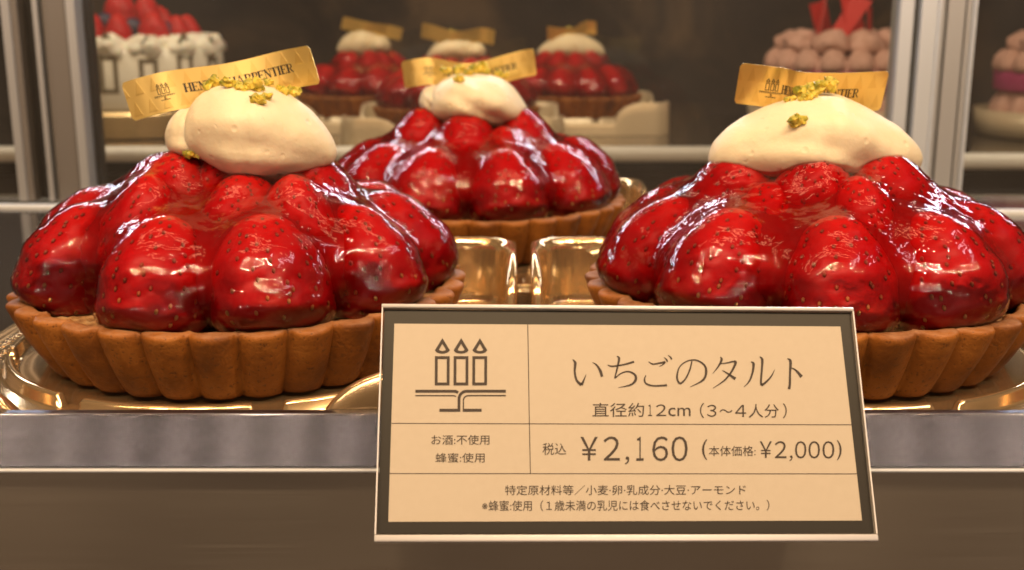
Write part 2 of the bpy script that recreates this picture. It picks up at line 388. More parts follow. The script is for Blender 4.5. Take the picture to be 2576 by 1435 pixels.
# ------------------------------------------------------------------ shelf and backdrop standing in for the reflection in the door glass
bcase = empty('shelf_reflection', (0, 92, 0))
tag(bcase, 'dark shelf with rounded pale front edge standing in for a reflection in the door glass', 'display shelf')
b0 = at(0, 385, 76); b1 = at(2576, 385, 76)
mb = MB(); mb.box(-75, 75, 76.9, 130, -.2, .9); part(mb, 'shelf_board', M['shelf'], bcase)
mb = MB(); mb.box(-75, 23.5, 75.2, 76.85, .72, 1.72, .42); part(mb, 'shelf_edge', M['rail'], bcase, True)
mb = MB(); mb.box(23.6, 75, 73.6, 75.2, .45, 1.45, .42); part(mb, 'shelf_edge', M['rail'], bcase, True)
mb = MB(); mb.box(-75, 75, 77.0, 77.6, -18, -.25); part(mb, 'lower_panel', M['panel'], bcase)  # dark sheet for the darkness below the reflected shelf edge
mb = MB(); mb.box(-160, 160, 175, 177, -40, 110); w_ = mb.build('reflection_backdrop', M['wall']); tag(w_, 'dim brown backdrop, its mottling imitating the blurred reflection in the glass', 'wall')

# ------------------------------------------------------------------ gold trays
def make_tray():
    t = empty('gold_tray')
    half = 7.7; rc = 1.3; n = 480; th = np.arange(n) / n * 2 * math.pi
    ct, st = np.cos(th), np.sin(th)
    def rsq(hh, rcorner):           # rounded square radius per direction
        r = hh / np.maximum(np.abs(ct), np.abs(st))
        for k in range(30):
            px, py = np.abs(r * ct), np.abs(r * st)
            qx, qy = np.maximum(px - (hh - rcorner), 0), np.maximum(py - (hh - rcorner), 0)
            over = np.sqrt(qx ** 2 + qy ** 2) - rcorner
            r = r - np.where((qx > 0) & (qy > 0), np.maximum(over, -1), 0) * .9
        return r
    outer = rsq(half, rc)
    side = np.minimum(np.abs(outer * ct), np.abs(outer * st))    # 0 mid side .. half at the corner
    w0, w1 = 3.3, 5.6
    q = np.clip((side - w0) / (w1 - w0), 0, 1)
    top = .95 + 1.65 * np.sqrt(1 - (1 - q) ** 2)                 # quarter round wing ends
    inner = rsq(half - .42, rc - .2)
    V = []; S = []
    def ringv(r, z): V.append(np.stack([r * ct, r * st, np.broadcast_to(z, r.shape)], 1))
    one = np.ones(n)
    for r, z in ((.01, .98), (2, .98), (4, .98), (5.0, .98), (5.6, .97), (6.02, .93)): ringv(one * r, z)
    ringv(one * 6.1, .96)
    # the ridge ring with gaps
    gap = np.clip((np.abs(((th / (2 * math.pi) * 8 + .12) % 1) - .5) - .06) / .012, 0, 1)
    for r, z in ((6.16, 1.0), (6.20, 1.24), (6.26, 1.29), (6.34, 1.29), (6.42, 1.22), (6.47, .98)): ringv(one * r, .92 + (z - .92) * gap)
    ringv(one * 6.56, .92)
    for f in (.12, .35, .6, .85):
        r = 6.56 + (np.maximum(inner - .25, 6.7) - 6.56) * f
        z = .92 - .55 * f * np.clip((side - 2.2) / 2, 0, 1)
        ringv(r, z)
    base = .92 - .55 * np.clip((side - 2.2) / 2, 0, 1)
    inn = np.maximum(inner, 6.95)
    ringv(inn - .08, base); ringv(inn, base + .06)
    for f in (.15, .35, .6, .8, .93): ringv(inn + (outer - .22 - inn) * f * .6, base + .06 + (top - base - .06) * f)
    ringv(outer - .22, top - .02); ringv(outer - .15, top + .03); ringv(outer - .05, top + .03); ringv(outer, top - .03)
    for f in (.3, .6, .85, 1): ringv(outer + .10 * f, (top - .05) * (1 - f) + .03 * f)
    V = np.concatenate(V); F = grid(n, len(V) // n, True)
    mi = np.zeros(len(F), int)
    for k in range(n * 14, n * 18): mi[k] = 1
    obj('tray_body', V, F, [M['tray'], M['tray_comb']], t, True, mi)
    return t
LOCS = {'L': (-7.56, 31.3), 'R': (8.33, 31.3), 'B': (-1.58, 46.4)}
RIM = 2.9
tray0 = make_tray()
def place(o, x, y, z, rz, label, group):
    o.location = Vector((x, y, z)) * CM; o.rotation_euler.z = rz; tag(o, label, None, group); return o
tray0['category'] = 'cake tray'
place(tray0, *LOCS['L'], 0, 0, 'shiny gold plastic tray under the tart beside the price sign', 'gold cake trays')
tR = copy_tree(tray0); place(tR, *LOCS['R'], 0, R(90), 'shiny gold plastic tray under the tart whose base the price sign half covers', 'gold cake trays')
tB = copy_tree(tray0); place(tB, *LOCS['B'], 0, R(180), 'gold plastic tray under the tart standing behind the two front ones', 'gold cake trays')

# ------------------------------------------------------------------ strawberries
def berry_mesh(k):
    rg = np.random.default_rng(100 + k)
    L = 3.3; Rm = 1.36 + .06 * rg.normal()
    nu, nv = 72, 54
    tt = np.array([0, .015, .06, .16, .30, .45, .62, .78, .90, .97, 1.0]); rr = np.array([0, .46, .78, .97, 1.0, .98, .87, .69, .48, .26, 0])
    u = np.linspace(0, 1, nv); t = (1 - np.cos(u * math.pi)) / 2
    tf = np.linspace(0, 1, 400); rf = np.interp(tf, tt, rr); ker = np.ones(25) / 25; rf2 = np.convolve(np.pad(rf, 12, mode='edge'), ker, 'valid'); rf = np.where((tf < .03) | (tf > .97), rf, rf2)
    r = np.interp(t, tf, rf) * Rm; r[0] = r[-1] = .001
    th = np.arange(nu) / nu * 2 * math.pi
    T, TH = np.meshgrid(t, th, indexing='ij'); RR = np.repeat(r[:, None], nu, 1)
    ph = rg.uniform(0, 6.28, 4)
    RR = RR * (1 + .05 * np.sin(2 * TH + ph[0]) + .03 * np.sin(3 * TH + ph[1] + 2 * T) + .02 * np.sin(5 * T * 3 + ph[2]))
    X = RR * np.cos(TH); Yv = RR * np.sin(TH); Z = T * L
    # seeds on a spiral
    seeds = []
    N = 126
    for i in range(N):
        tq = .05 + .90 * (i + .5) / N; tq = tq ** .92
        a = i * 2.39996 + rg.normal() * .18; tq = min(.97, max(.03, tq + rg.normal() * .008))
        rq = np.interp(tq, tf, rf) * Rm * (1 + .05 * math.sin(2 * a + ph[0]) + .03 * math.sin(3 * a + ph[1] + 2 * tq) + .02 * math.sin(15 * tq + ph[2]))
        seeds.append((tq, a % (2 * math.pi), rq))
    dep = np.zeros_like(X)
    for (tq, a, rq) in seeds:
        px, py, pz = rq * math.cos(a), rq * math.sin(a), tq * L
        d2 = (X - px) ** 2 + (Yv - py) ** 2 + (Z - pz) ** 2
        dep = np.maximum(dep, np.exp(-d2 / (2 * .085 ** 2)))
    k2 = 1 - .055 * dep / np.maximum(RR, .3)
    V = np.stack([X * k2, Yv * k2, Z], -1).reshape(-1, 3); F = grid(nu, nv, True)
    mb = MB(); mb.add(V, F, 0)
    sv, sf = blob(1, 3, 0, 1)
    sv = np.array(sv)
    for (tq, a, rq) in seeds:
        if rq < .25: continue
        dr = (np.interp(min(tq + .02, 1), tf, rf) - np.interp(tq - .02, tf, rf)) * Rm / (.04 * L)
        tang = np.array([dr * math.cos(a), dr * math.sin(a), 1]); tang /= np.linalg.norm(tang)
        nor = np.array([math.cos(a), math.sin(a), -dr]); nor /= np.linalg.norm(nor); side = np.cross(tang, nor)
        p = np.array([rq * math.cos(a), rq * math.sin(a), tq * L]) - nor * .028
        P = p + sv[:, :1] * side * .045 + sv[:, 1:2] * nor * .032 + sv[:, 2:3] * tang * .078
        mb.add(P, sf, 1)
    me = bpy.data.meshes.new('strawberry'); me.from_pydata((np.array(mb.V) * CM).tolist(), [], mb.F)
    me.materials.append(M['berry']); me.materials.append(M['seed'])
    me.polygons.foreach_set('material_index', np.array(mb.m, np.int32)); me.polygons.foreach_set('use_smooth', np.ones(len(mb.F), bool)); me.update()
    return me, V, F
BERRIES = [berry_mesh(k) for k in range(5)]
def berry_matrix(phi, r, z, lean, s, sz, spin, toward=0.0):
    """phi 0 faces the camera; lean tips the point inward (positive) ; returns 4x4 in cm"""
    a = R(phi)
    out = Vector((math.sin(a), -math.cos(a), 0))
    ax = (Vector((0, 0, 1)) * math.cos(R(lean)) - out * math.sin(R(lean)))
    side = out.cross(ax).normalized(); o2 = ax.cross(side).normalized()
    rot = Matrix((side, ax.cross(side), ax)).transposed().to_4x4()
    rot = rot @ Matrix.Rotation(R(spin), 4, 'Z')
    m_ = Matrix.Translation(out * r + Vector((0, 0, z))) @ rot @ Matrix.Diagonal((s, s, sz, 1))
    return m_

def crust_part(parent, seed):
    nfl = 32; nu = nfl * 14
    th = np.arange(nu) / nu * 2 * math.pi
    f = np.abs(np.sin(th * nfl / 2)) ** .65
    Hc = 1.85
    wob = np.array([noise.noise(Vector((math.cos(a) * 2, math.sin(a) * 2, seed))) for a in th]) * .09
    wob2 = np.array([noise.noise(Vector((math.cos(a) * 14, math.sin(a) * 14, seed + 5))) for a in th]) * .045
    V = []
    def rg(r, z): V.append(np.stack([r * np.cos(th), r * np.sin(th), z], 1))
    zb = RIM - Hc
    rg(np.full(nu, .01), np.full(nu, zb)); rg(4.9 + .2 * f, np.full(nu, zb))
    for t in np.linspace(0, 1, 15):
        r = 5.22 + .86 * t + .07 * math.sin(t * 3) + (.30 + .13 * t) * (f - .6)
        if t < .05: r = r - .06
        rg(r, np.full(nu, zb + .02) + (Hc - .14) * t + (wob + wob2) * t)
    zt = RIM + wob + wob2
    ro = 5.22 + .86 + .43 * (f - .6)
    rg(ro + .0, zt - .06); rg(ro - .04, zt - .015); rg(ro - .11, zt)
    ri = 5.60 + .12 * (f - .5) + wob * .6
    rg((ro + ri) / 2 - .02, zt + .015); rg(ri + .10, zt - .01); rg(ri + .03, zt - .06); rg(ri, zt - .25); rg(ri - .06, zt - .8)
    V = np.concatenate(V); F = grid(nu, len(V) // nu, True)
    return obj('crust', V, F, M['crust'], parent)
def filling_part(parent, seed):
    nu, nv = 160, 30; th = np.arange(nu) / nu * 2 * math.pi; V = []
    for j in range(nv):
        r = .01 + 5.46 * j / (nv - 1)
        for a in th:
            x, y = r * math.cos(a), r * math.sin(a)
            edge = max(0, (r - 4.6) / .85)
            V.append((x, y, RIM - .20 - .10 * edge + .14 * noise.noise(Vector((x * 1.6, y * 1.6, seed))) + .07 * noise.noise(Vector((x * 6, y * 6, seed)))))
    return obj('filling', V, grid(nu, nv, True), M['filling'], parent)

def make_tart(key, lower, upper, seed, fill_n):
    t = empty('strawberry_tart', (*LOCS[key], 0))
    crust_part(t, seed); filling_part(t, seed + 3)
    VV = []; FF = []; off = 0
    rg = np.random.default_rng(seed)
    for q in lower + upper:
        phi, r, z, lean, s, sz = q
        k = int(rg.integers(0, 5)); me, V, F = BERRIES[k]
        m_ = berry_matrix(phi, r, RIM + z, lean, s, sz, rg.uniform(0, 360))
        o = bpy.data.objects.new('strawberry', me); col.objects.link(o); o.parent = t
        mm = m_.copy(); mm.translation = mm.translation * CM; o.matrix_local = mm
        A = np.array(m_); W_ = V @ A[:3, :3].T + A[:3, 3]
        VV.append(W_); FF.extend([tuple(i + off for i in f) for f in F]); off += len(V)
    bvh = BVHTree.FromPolygons(np.concatenate(VV).tolist(), FF)
    # glaze: the berries' outer surface seen from the tart's heart, drawn tight like a skin over the hollows
    nu, nv = 400, 130
    C0 = np.array([0, 0, RIM + .05]); el0, el1 = R(-5.0), R(90)
    th = np.arange(nu) / nu * 2 * math.pi; el = np.linspace(el0, el1, nv)
    r0 = np.zeros((nv, nu))
    for j in range(nv):
        ce, se = math.cos(el[j]), math.sin(el[j])
        base = 1 / math.sqrt((ce / 4.35) ** 2 + (se / 3.0) ** 2)
        for i in range(nu):
            d = Vector((ce * math.cos(th[i]), ce * math.sin(th[i]), se))
            hit = bvh.ray_cast(Vector(C0) + d * 12, -d, 12)
            r0[j, i] = max(base, 12 - hit[3]) if hit[0] is not None else base
    low = np.clip((np.degrees(el) - 3) / 18, .0, 1)[:, None]
    r = r0 + .05
    for k in range(fill_n):
        p = np.pad(r, ((1, 1), (0, 0)), mode='edge')
        cw = np.clip(np.cos(el), .12, 1)[:, None]
        bl = (p[:-2] + p[2:] + (np.roll(r, 1, 1) + np.roll(r, -1, 1))) / 4
        r = np.maximum(r0 + .05, r + (bl - r) * (0.12 + .88 * low))
    for k in range(2):
        p = np.pad(r, ((1, 1), (0, 0)), mode='edge'); r = np.maximum(r0 + .03, (p[:-2] + p[2:] + np.roll(r, 1, 1) + np.roll(r, -1, 1) + 2 * r) / 6)
    rin = r - .30
    D_ = np.stack([np.outer(np.cos(el), np.cos(th)), np.outer(np.cos(el), np.sin(th)), np.repeat(np.sin(el)[:, None], nu, 1)], -1)
    VJ = (C0 + D_ * rin[..., None])[::2, ::2].reshape(-1, 3)
    obj('jelly_bed', VJ, grid(nu // 2, (nv + 1) // 2, True), M['jelly'], t)
    V = []
    for j in range(nv):
        ce, se = math.cos(el[j]), math.sin(el[j])
        for i in range(nu):
            d = np.array([ce * math.cos(th[i]), ce * math.sin(th[i]), se]); p = d * r[j, i]
            w = .030 * noise.noise(Vector(p * 1.3) + Vector((seed, 0, 0))) + .016 * noise.noise(Vector(p * 3.7) + Vector((0, seed, 0)))
            V.append(C0 + d * (r[j, i] + max(w, -.012)))
    F = grid(nu, nv, True); nb_ = len(V)
    V.append(C0 + np.array([0, 0, .02])); F += [((i + 1) % nu, i, nb_) for i in range(nu)]
    obj('glaze', V, F, M['glaze'], t)
    gb = BVHTree.FromPolygons([tuple(p) for p in V], F)
    return t, gb

def ring(phis, r, z, lean, s, sz, jit=0):
    return [(p, r + rng.normal() * jit, z + rng.normal() * jit * .4, lean + rng.normal() * 3, s * (1 + rng.normal() * .04), sz * (1 + rng.normal() * .03)) for p in phis]
LOW = dict(r=5.0, z=-.50, lean=25, s=1.13, sz=.97)
def low(phi, **k):
    q = dict(LOW); q.update(k); return (phi, q['r'], q['z'], q['lean'], q['s'], q['sz'])
UP = dict(r=2.25, z=1.30, lean=16, s=.98, sz=.75)
def up(phi, **k):
    q = dict(UP); q.update(k); return (phi, q['r'], q['z'], q['lean'], q['s'], q['sz'])
core = [(0, .1, 1.0, 0, 1.1, .75)]
tart_L, glaze_L = make_tart('L',
    [low(-62, s=1.12), low(-15, s=1.12), low(21, s=1.10), low(57, s=1.16), low(93, s=1.06)] + ring((128, 163, 198, 233, 266), 5.0, -.5, 25, 1.12, .97, .06),
    [up(-52), up(16, z=.85, r=2.6, s=.85), up(72, r=2.4, s=.95), up(-18, r=1.0, z=1.5, s=.8), up(-98, r=2.6, z=1.1)] + ring((130, 190, 225), 2.2, 1.3, 16, .88, .72, .06) + ring((40, -40), 3.6, .6, 20, .8, .8) + core, 11, 170)
tart_R, glaze_R = make_tart('R',
    [low(-106, s=1.0), low(-76, s=1.02), low(-42, s=1.12), low(-5, s=1.15), low(31, s=1.14), low(66, s=1.12)] + ring((102, 136, 168, 200, 228), 5.0, -.5, 25, 1.12, .97, .06),
    [up(-72, r=2.6), up(-12, r=2.15, z=1.45, s=.9), up(48, r=2.4), up(95, r=2.4), up(-40, r=3.0, z=.6, s=.8)] + ring((145, 195, 245), 2.2, 1.3, 16, .88, .72, .06) + ring((10, 60), 3.4, .75, 20, .8, .8) + core, 23, 270)
tart_B, glaze_B = make_tart('B',
    [low(-55), low(-21, s=1.04), low(19, s=1.12), low(57, s=1.1), low(90, s=1.05)] + ring((124, 157, 190, 222, 250, 276), 5.0, -.5, 25, 1.10, .97, .06),
    [up(-70, r=2.5), up(-5, r=2.2, z=1.2), up(65, r=2.5), up(30, r=3.0, z=.7, s=.8)] + ring((120, 170, 215, 255), 2.2, 1.3, 16, .88, .72, .06) + core, 37, 200)
for t_, lab in ((tart_L, 'glazed strawberry tart with drooping cream beside the price sign, under the slanting gold tag'),
                (tart_R, 'glazed strawberry tart partly hidden by the price sign, with the widest scoop of cream'),
                (tart_B, 'glazed strawberry tart standing behind and between the two front tarts')):
    tag(t_, lab, 'tart', 'strawberry tarts on the steel shelf')

# ------------------------------------------------------------------ cream scoops
def cream_shape(st, Yc, depth, seed):
    st = np.array(st, float); n = 56
    P = []
    for (px, ty, by) in st:
        a = at(px, ty, Yc); b_ = at(px, by, Yc); P.append((a[0], a[2], b_[2]))
    P = np.array(P); s = np.linspace(0, 1, n); s = (1 - np.cos(s * math.pi)) / 2
    xs = P[0, 0] + (P[-1, 0] - P[0, 0]) * s
    zt = np.interp(xs, P[:, 0], P[:, 1]); zb = np.interp(xs, P[:, 0], P[:, 2])
    for _ in range(2):
        zt[1:-1] = (zt[:-2] + 2 * zt[1:-1] + zt[2:]) / 4; zb[1:-1] = (zb[:-2] + 2 * zb[1:-1] + zb[2:]) / 4
    m = 48; V = []
    for i in range(n):
        zc = (zt[i] + zb[i]) / 2; hh = max((zt[i] - zb[i]) / 2, .005)
        if i in (0, n - 1): hh *= .02
        dd = depth * hh / max((zt - zb).max() / 2, .01) * (.75 + .25 * math.sin(math.pi * s[i]))
        dd = max(dd, .01)
        for k in range(m):
            a = 2 * math.pi * k / m
            c_, s_ = math.cos(a), math.sin(a)
            p = Vector((xs[i], Yc + dd * c_, zc + hh * s_))
            w = 1 + .085 * noise.noise(p * .6 + Vector((seed, 0, 0))) + .035 * noise.noise(p * 1.7 + Vector((0, seed, 0))) + .016 * noise.noise(Vector((p.x * 1.1, p.y * 4, p.z * 5)))
            groove = -.05 * math.exp(-((xs[i] - (P[0, 0] * .62 + P[-1, 0] * .38) + .5 * c_) / .16) ** 2)
            for (a0_, tw, dp, wd) in ((3.55, 1.1, .075, .13), (4.6, -.8, .06, .16), (2.6, .5, .05, .2)):      # folds left by the spoon
                da = (a - a0_ - tw * (s[i] - .5) - .25 * math.sin(5 * s[i] + seed) + math.pi) % (2 * math.pi) - math.pi
                w += dp * (math.tanh(da / wd) * math.exp(-(da / .55) ** 2)) * math.sin(math.pi * s[i])
            V.append((p.x, Yc + dd * c_ * (w + groove), zc + hh * s_ * (w + groove * .3)))
    return np.array(V), grid(m, n, True)
def cream_part(tart, shapes):
    mb = MB(); L0 = np.array([*[v_ / CM for v_ in tart.location]])
    for V, F in shapes: mb.add(V - L0, F)
    o = mb.build('cream', M['cream'], tart, True)
    return o, BVHTree.FromPolygons([tuple(p) for p in (np.array(mb.V) + L0)], mb.F), L0
cr_L, bv_L, L0_L = cream_part(tart_L, [
    cream_shape([(466, 320, 380), (480, 270, 395), (505, 240, 402), (540, 221, 425), (580, 210, 445), (620, 206, 456), (660, 212, 460), (700, 226, 452), (740, 247, 440), (780, 276, 430), (812, 310, 420), (836, 346, 410), (846, 375, 392)], 30.4, 1.75, 1),
    cream_shape([(419, 338, 358), (424, 318, 376), (436, 296, 392), (455, 276, 402), (480, 266, 408), (510, 262, 412), (545, 270, 410), (580, 300, 400)], 31.1, 1.4, 2)])
cr_R, bv_R, L0_R = cream_part(tart_R, [
    cream_shape([(1784, 388, 412), (1795, 358, 428), (1830, 322, 442), (1880, 292, 454), (1940, 264, 462), (2000, 243, 462), (2050, 233, 458), (2100, 236, 456), (2150, 252, 452), (2200, 278, 450), (2250, 311, 446), (2290, 346, 441), (2312, 374, 426), (2319, 394, 406)], 30.9, 1.9, 3)])
k_ = lambda x: (1250 + x / 1.435) / 1.514
ky = lambda y: (150 + y / 1.435) / 1.514
cr_B, bv_B, L0_B = cream_part(tart_B, [
    cream_shape([(k_(a), ky(b_), ky(c)) for a, b_, c in ((560, 300, 400), (580, 262, 440), (620, 228, 455), (680, 198, 465), (760, 185, 470), (840, 185, 470), (900, 195, 470), (960, 220, 474), (1010, 262, 476), (1050, 310, 466), (1078, 356, 425), (1092, 382, 398))], 45.8, 1.8, 4),
    cream_shape([(k_(a), ky(b_), ky(c)) for a, b_, c in ((498, 330, 352), (508, 296, 380), (530, 266, 405), (570, 250, 420), (620, 250, 425), (680, 290, 410))], 46.4, 1.4, 5)])

# pistachio crumbs on the cream
def crumbs(tart, cream, bvh, L0, pts, sc=1.0):
    for i, (px, py, s) in enumerate(pts):
        d = Vector(pix_dir(px, py)).normalized(); o = Vector((0, 0, CAMH))
        hit = bvh.ray_cast(o, d, 200)
        if hit[0] is None:
            nr = bvh.find_nearest(o + d * (L0[1] - .6) / d[1]); p, nrm = nr[0], nr[1]
            q = o + d * (L0[1] - .6) / d[1]
            p = p + (q - p) * .55 if (q - p).length < .6 else p
        else: p, nrm = hit[0], hit[1]
        mbc = MB(); rr_ = random.Random(i * 31 + int(px))
        for q in range(4):
            V, F = blob(.125 * s * sc * rr_.uniform(.6, 1.15), i * 7 + px + q * 13, .42, 2, (1, rr_.uniform(.5, .9), rr_.uniform(.6, 1)))
            V = np.array(V) @ np.array(Matrix.Rotation(rr_.uniform(0, 6), 3, 'Y')).T + np.array([rr_.uniform(-.14, .14), rr_.uniform(-.10, .04), rr_.uniform(-.05, .09)]) * s * sc
            mbc.add(V, F)
        V, F = mbc.V, mbc.F
        obj('pistachio_crumb', V, F, M['pistachio'], cream, False, loc=Vector(np.array(p + nrm * .05 * s) - L0))
c1 = lambda L_: [((400 + x / 2.518) / 1.514, (150 + y / 2.518) / 1.514, s) for x, y, s in L_]
crumbs(tart_L, cr_L, bv_L, L0_L, c1([(1000, 470, .8), (1080, 450, 1.25), (1215, 455, 1.3), (1290, 475, .9), (1400, 470, 1.35), (1480, 490, .9), (1450, 600, 1.1), (1550, 565, .9), (1590, 440, .8), (1640, 480, .8), (1720, 510, 1.0), (1790, 540, 1.0), (850, 1105, 1.2)]))
c2_ = lambda L_: [((2500 + x / 1.7936) / 1.514, y / 1.7936 / 1.514, s) for x, y, s in L_]
crumbs(tart_R, cr_R, bv_R, L0_R, c2_([(1155, 550, 1.5), (1150, 590, 1.3), (1085, 585, 1.0), (1020, 615, 1.2), (1045, 635, .8), (1020, 680, .9), (1050, 670, .8), (975, 850, 1.2), (975, 820, .7), (915, 690, .8)]))
crumbs(tart_B, cr_B, bv_B, L0_B, [(k_(x), ky(y), s) for x, y, s in ((635, 160, 1.0), (728, 165, 1.3), (775, 195, 1.2), (825, 165, 1.5), (850, 150, .9), (705, 232, 1.3), (800, 185, .9), (965, 200, .9), (930, 180, .8))], 1.1)

# ------------------------------------------------------------------ lettering helpers: strokes and font outlines as flat polygons
def ribbon(P, w):
    P = np.asarray(P, float); n = len(P); w = np.broadcast_to(np.asarray(w, float), (n,))
    T = np.gradient(P, axis=0); T /= np.maximum(np.linalg.norm(T, axis=1), 1e-9)[:, None]; N = np.stack([-T[:, 1], T[:, 0]], 1)
    V = np.concatenate([P + N * w[:, None] / 2, P - N * w[:, None] / 2])
    return V, [(i, i + 1, n + i + 1, n + i) for i in range(n - 1)]
def smooth_curve(P, k=10):
    P = np.asarray(P, float); Q = np.vstack([2 * P[0] - P[1], P, 2 * P[-1] - P[-2]]); o = []
    for i in range(1, len(Q) - 2):
        for t in np.linspace(0, 1, k, endpoint=False):
            o.append(.5 * ((2 * Q[i]) + (Q[i + 1] - Q[i - 1]) * t + (2 * Q[i - 1] - 5 * Q[i] + 4 * Q[i + 1] - Q[i + 2]) * t * t + (3 * Q[i] - Q[i - 1] - 3 * Q[i + 1] + Q[i + 2]) * t ** 3))
    o.append(P[-1]); return np.array(o)
def arc(cx, cy_, r, a0, a1, k=10): return [(cx + r * math.cos(R(a)), cy_ + r * math.sin(R(a))) for a in np.linspace(a0, a1, k)]
class Flat:
    def __init__(s): s.V = []; s.F = []
    def add(s, V, F):
        o = len(s.V); s.V.extend([tuple(p) for p in V]); s.F.extend([tuple(i + o for i in f) for f in F])
    def rib(s, P, w): s.add(*ribbon(P, w))
    def rect(s, x0, y0, x1, y1): s.add([(x0, y0), (x1, y0), (x1, y1), (x0, y1)], [(0, 1, 2, 3)])
    def frame(s, x0, y0, x1, y1, t): s.rect(x0, y0, x1, y0 + t); s.rect(x0, y1 - t, x1, y1); s.rect(x0, y0 + t, x0 + t, y1 - t); s.rect(x1 - t, y0 + t, x1, y1 - t)
def loop_band(outer, inner):
    n = len(outer); return list(outer) + list(inner), [(i, (i + 1) % n, n + (i + 1) % n, n + i) for i in range(n)]
def drop(cx):
    def sh(ax, ay, hw, by, ey):     # apex, half width, shoulder y, bottom y
        r_ = [(ax, ay), (ax + hw * .5, ay + (by - ay) * .5), (ax + hw, by)]
        r_ += [(ax + hw * .93 * math.cos(a), by + (ey - by) * math.sin(a)) for a in np.linspace(.15, math.pi - .15, 11)]
        return r_ + [(ax - hw, by), (ax - hw * .5, ay + (by - ay) * .5)]
    return loop_band(sh(cx, 403, 72, 520, 551), sh(cx, 458, 33, 514, 526))
def emblem_flat():
    """three candles on a cake stand; y runs down, in the units of the photographed sign"""
    f = Flat()
    for cx in (710, 889, 1068):
        f.add(*drop(cx)); f.frame(cx - 71, 576, cx + 70, 855, 27)
    f.rib([(455, 911), (640, 911), (820, 911), (840, 913), (852, 918), (862, 926)], 27)
    f.rib([(455, 953), (640, 953), (810, 953), (828, 955), (842, 962)], 11)
    f.rib([(1318, 911), (1100, 911), (945, 911)] + arc(945, 985, 74, 270, 180, 12)[1:] + [(871, 1040), (871, 1107)], 27)
    f.rect(685, 1079, 858, 1107)
    f.rib([(1318, 953), (1100, 953), (960, 953)] + arc(960, 1000, 47, 270, 180, 12)[1:] + [(913, 1050), (913, 1107)], 12)
    f.rect(919.5, 1079, 1087, 1107)
    return f
def font_flat(txt):
    cu = bpy.data.curves.new('t', 'FONT'); cu.body = txt; cu.resolution_u = 3
    o = bpy.data.objects.new('t', cu); col.objects.link(o)
    dg = bpy.context.evaluated_depsgraph_get(); me = bpy.data.meshes.new_from_object(o.evaluated_get(dg))
    V = np.zeros(len(me.vertices) * 3); me.vertices.foreach_get('co', V); V = V.reshape(-1, 3)[:, :2]
    F = [tuple(p.vertices) for p in me.polygons]
    bpy.data.objects.remove(o); bpy.data.curves.remove(cu); bpy.data.meshes.remove(me)
    return V, F
def fit(V, x0, y0, x1, y1):
    V = np.array(V); mn, mx_ = V.min(0), V.max(0); q = (V - mn) / (mx_ - mn)
    return np.stack([x0 + q[:, 0] * (x1 - x0), y1 - q[:, 1] * (y1 - y0)], 1)

# ------------------------------------------------------------------ price sign
sgn_a = np.array([0.99894076, 0.0420609, -0.01866094]); sgn_b = np.array([-0.00628091, 0.52638491, 0.85022319])
sgn_b -= sgn_a * (sgn_a @ sgn_b); sgn_b /= np.linalg.norm(sgn_b); sgn_n = np.cross(sgn_a, sgn_b)
sgn_o = np.array([-2.6038098, 19.79666403, -2.52495396 + RIM])
SWd, SHt = 9.6686, 4.7247
sign = empty('price_sign', tuple(sgn_o + sgn_a * SWd / 2))
tag(sign, 'dark framed cream price sign in clear acrylic leaning before the steel front rail', 'price sign')
def homog():
    src = [(68, 42), (2375, 58), (2498, 1205), (38, 1203)]; dst = [(0, SHt), (SWd, SHt), (SWd, 0), (0, 0)]
    A = []; B_ = []
    for (x, y), (u, v_) in zip(src, dst):
        A.append([x, y, 1, 0, 0, 0, -u * x, -u * y]); B_.append(u); A.append([0, 0, 0, x, y, 1, -v_ * x, -v_ * y]); B_.append(v_)
    return np.append(np.linalg.solve(np.array(A, float), np.array(B_, float)), 1).reshape(3, 3)
HM = homog()
def to_ab(P):
    P = np.asarray(P, float); q = np.c_[P, np.ones(len(P))] @ HM.T; return q[:, :2] / q[:, 2:]
def sign_obj(name, ab, F, mat, nrm, parent=sign):
    V = sgn_o + np.outer(ab[:, 0], sgn_a) + np.outer(ab[:, 1], sgn_b) + np.outer(np.broadcast_to(nrm, len(ab)), sgn_n)
    o = obj(name, V - np.array(sign.location) / CM, F, mat, None, False); o.parent = parent; return o
def sign_box(name, a0, a1, b0, b1, n0, n1, mat, bev=0.0, parent=sign):
    mb = MB(); mb.box(a0, a1, n0, n1, b0, b1, bev); V = np.array(mb.V)
    W_ = sgn_o + np.outer(V[:, 0], sgn_a) + np.outer(V[:, 2], sgn_b) + np.outer(V[:, 1], sgn_n)
    o = obj(name, W_ - np.array(sign.location) / CM, [f[::-1] for f in mb.F], mat, None, bev > 0); o.parent = parent; return o
fr_ab = to_ab([(73, 68), (2372, 82), (2490, 1172), (42, 1168)])
fx0, fx1 = .045, SWd - .045; fy0 = .17; fy1 = SHt - .10
sign_box('frame_card', fx0, fx1, fy0, fy1, -.06, 0, M['frame_card'])
card_ab = to_ab([(128, 135), (2318, 148), (2425, 1102), (104, 1103)])
card = sign_obj('card', card_ab, [(3, 2, 1, 0)], M['card'], .008)
sign_box('acrylic_front', .03, SWd - .03, .14, SHt - .09, .035, .10, M['acrylic'])
sign_box('acrylic_edge', 0, SWd, SHt - .085, SHt, -.14, .10, M['acrylic_edge'], .035)
sign_box('acrylic_edge', 0, SWd, 0, .135, -.14, .10, M['acrylic_edge'], .04)
sign_box('acrylic_edge', 0, .026, .137, SHt - .087, -.14, .10, M['acrylic_edge'])
sign_box('acrylic_edge', SWd - .026, SWd, .137, SHt - .087, -.14, .10, M['acrylic_edge'])
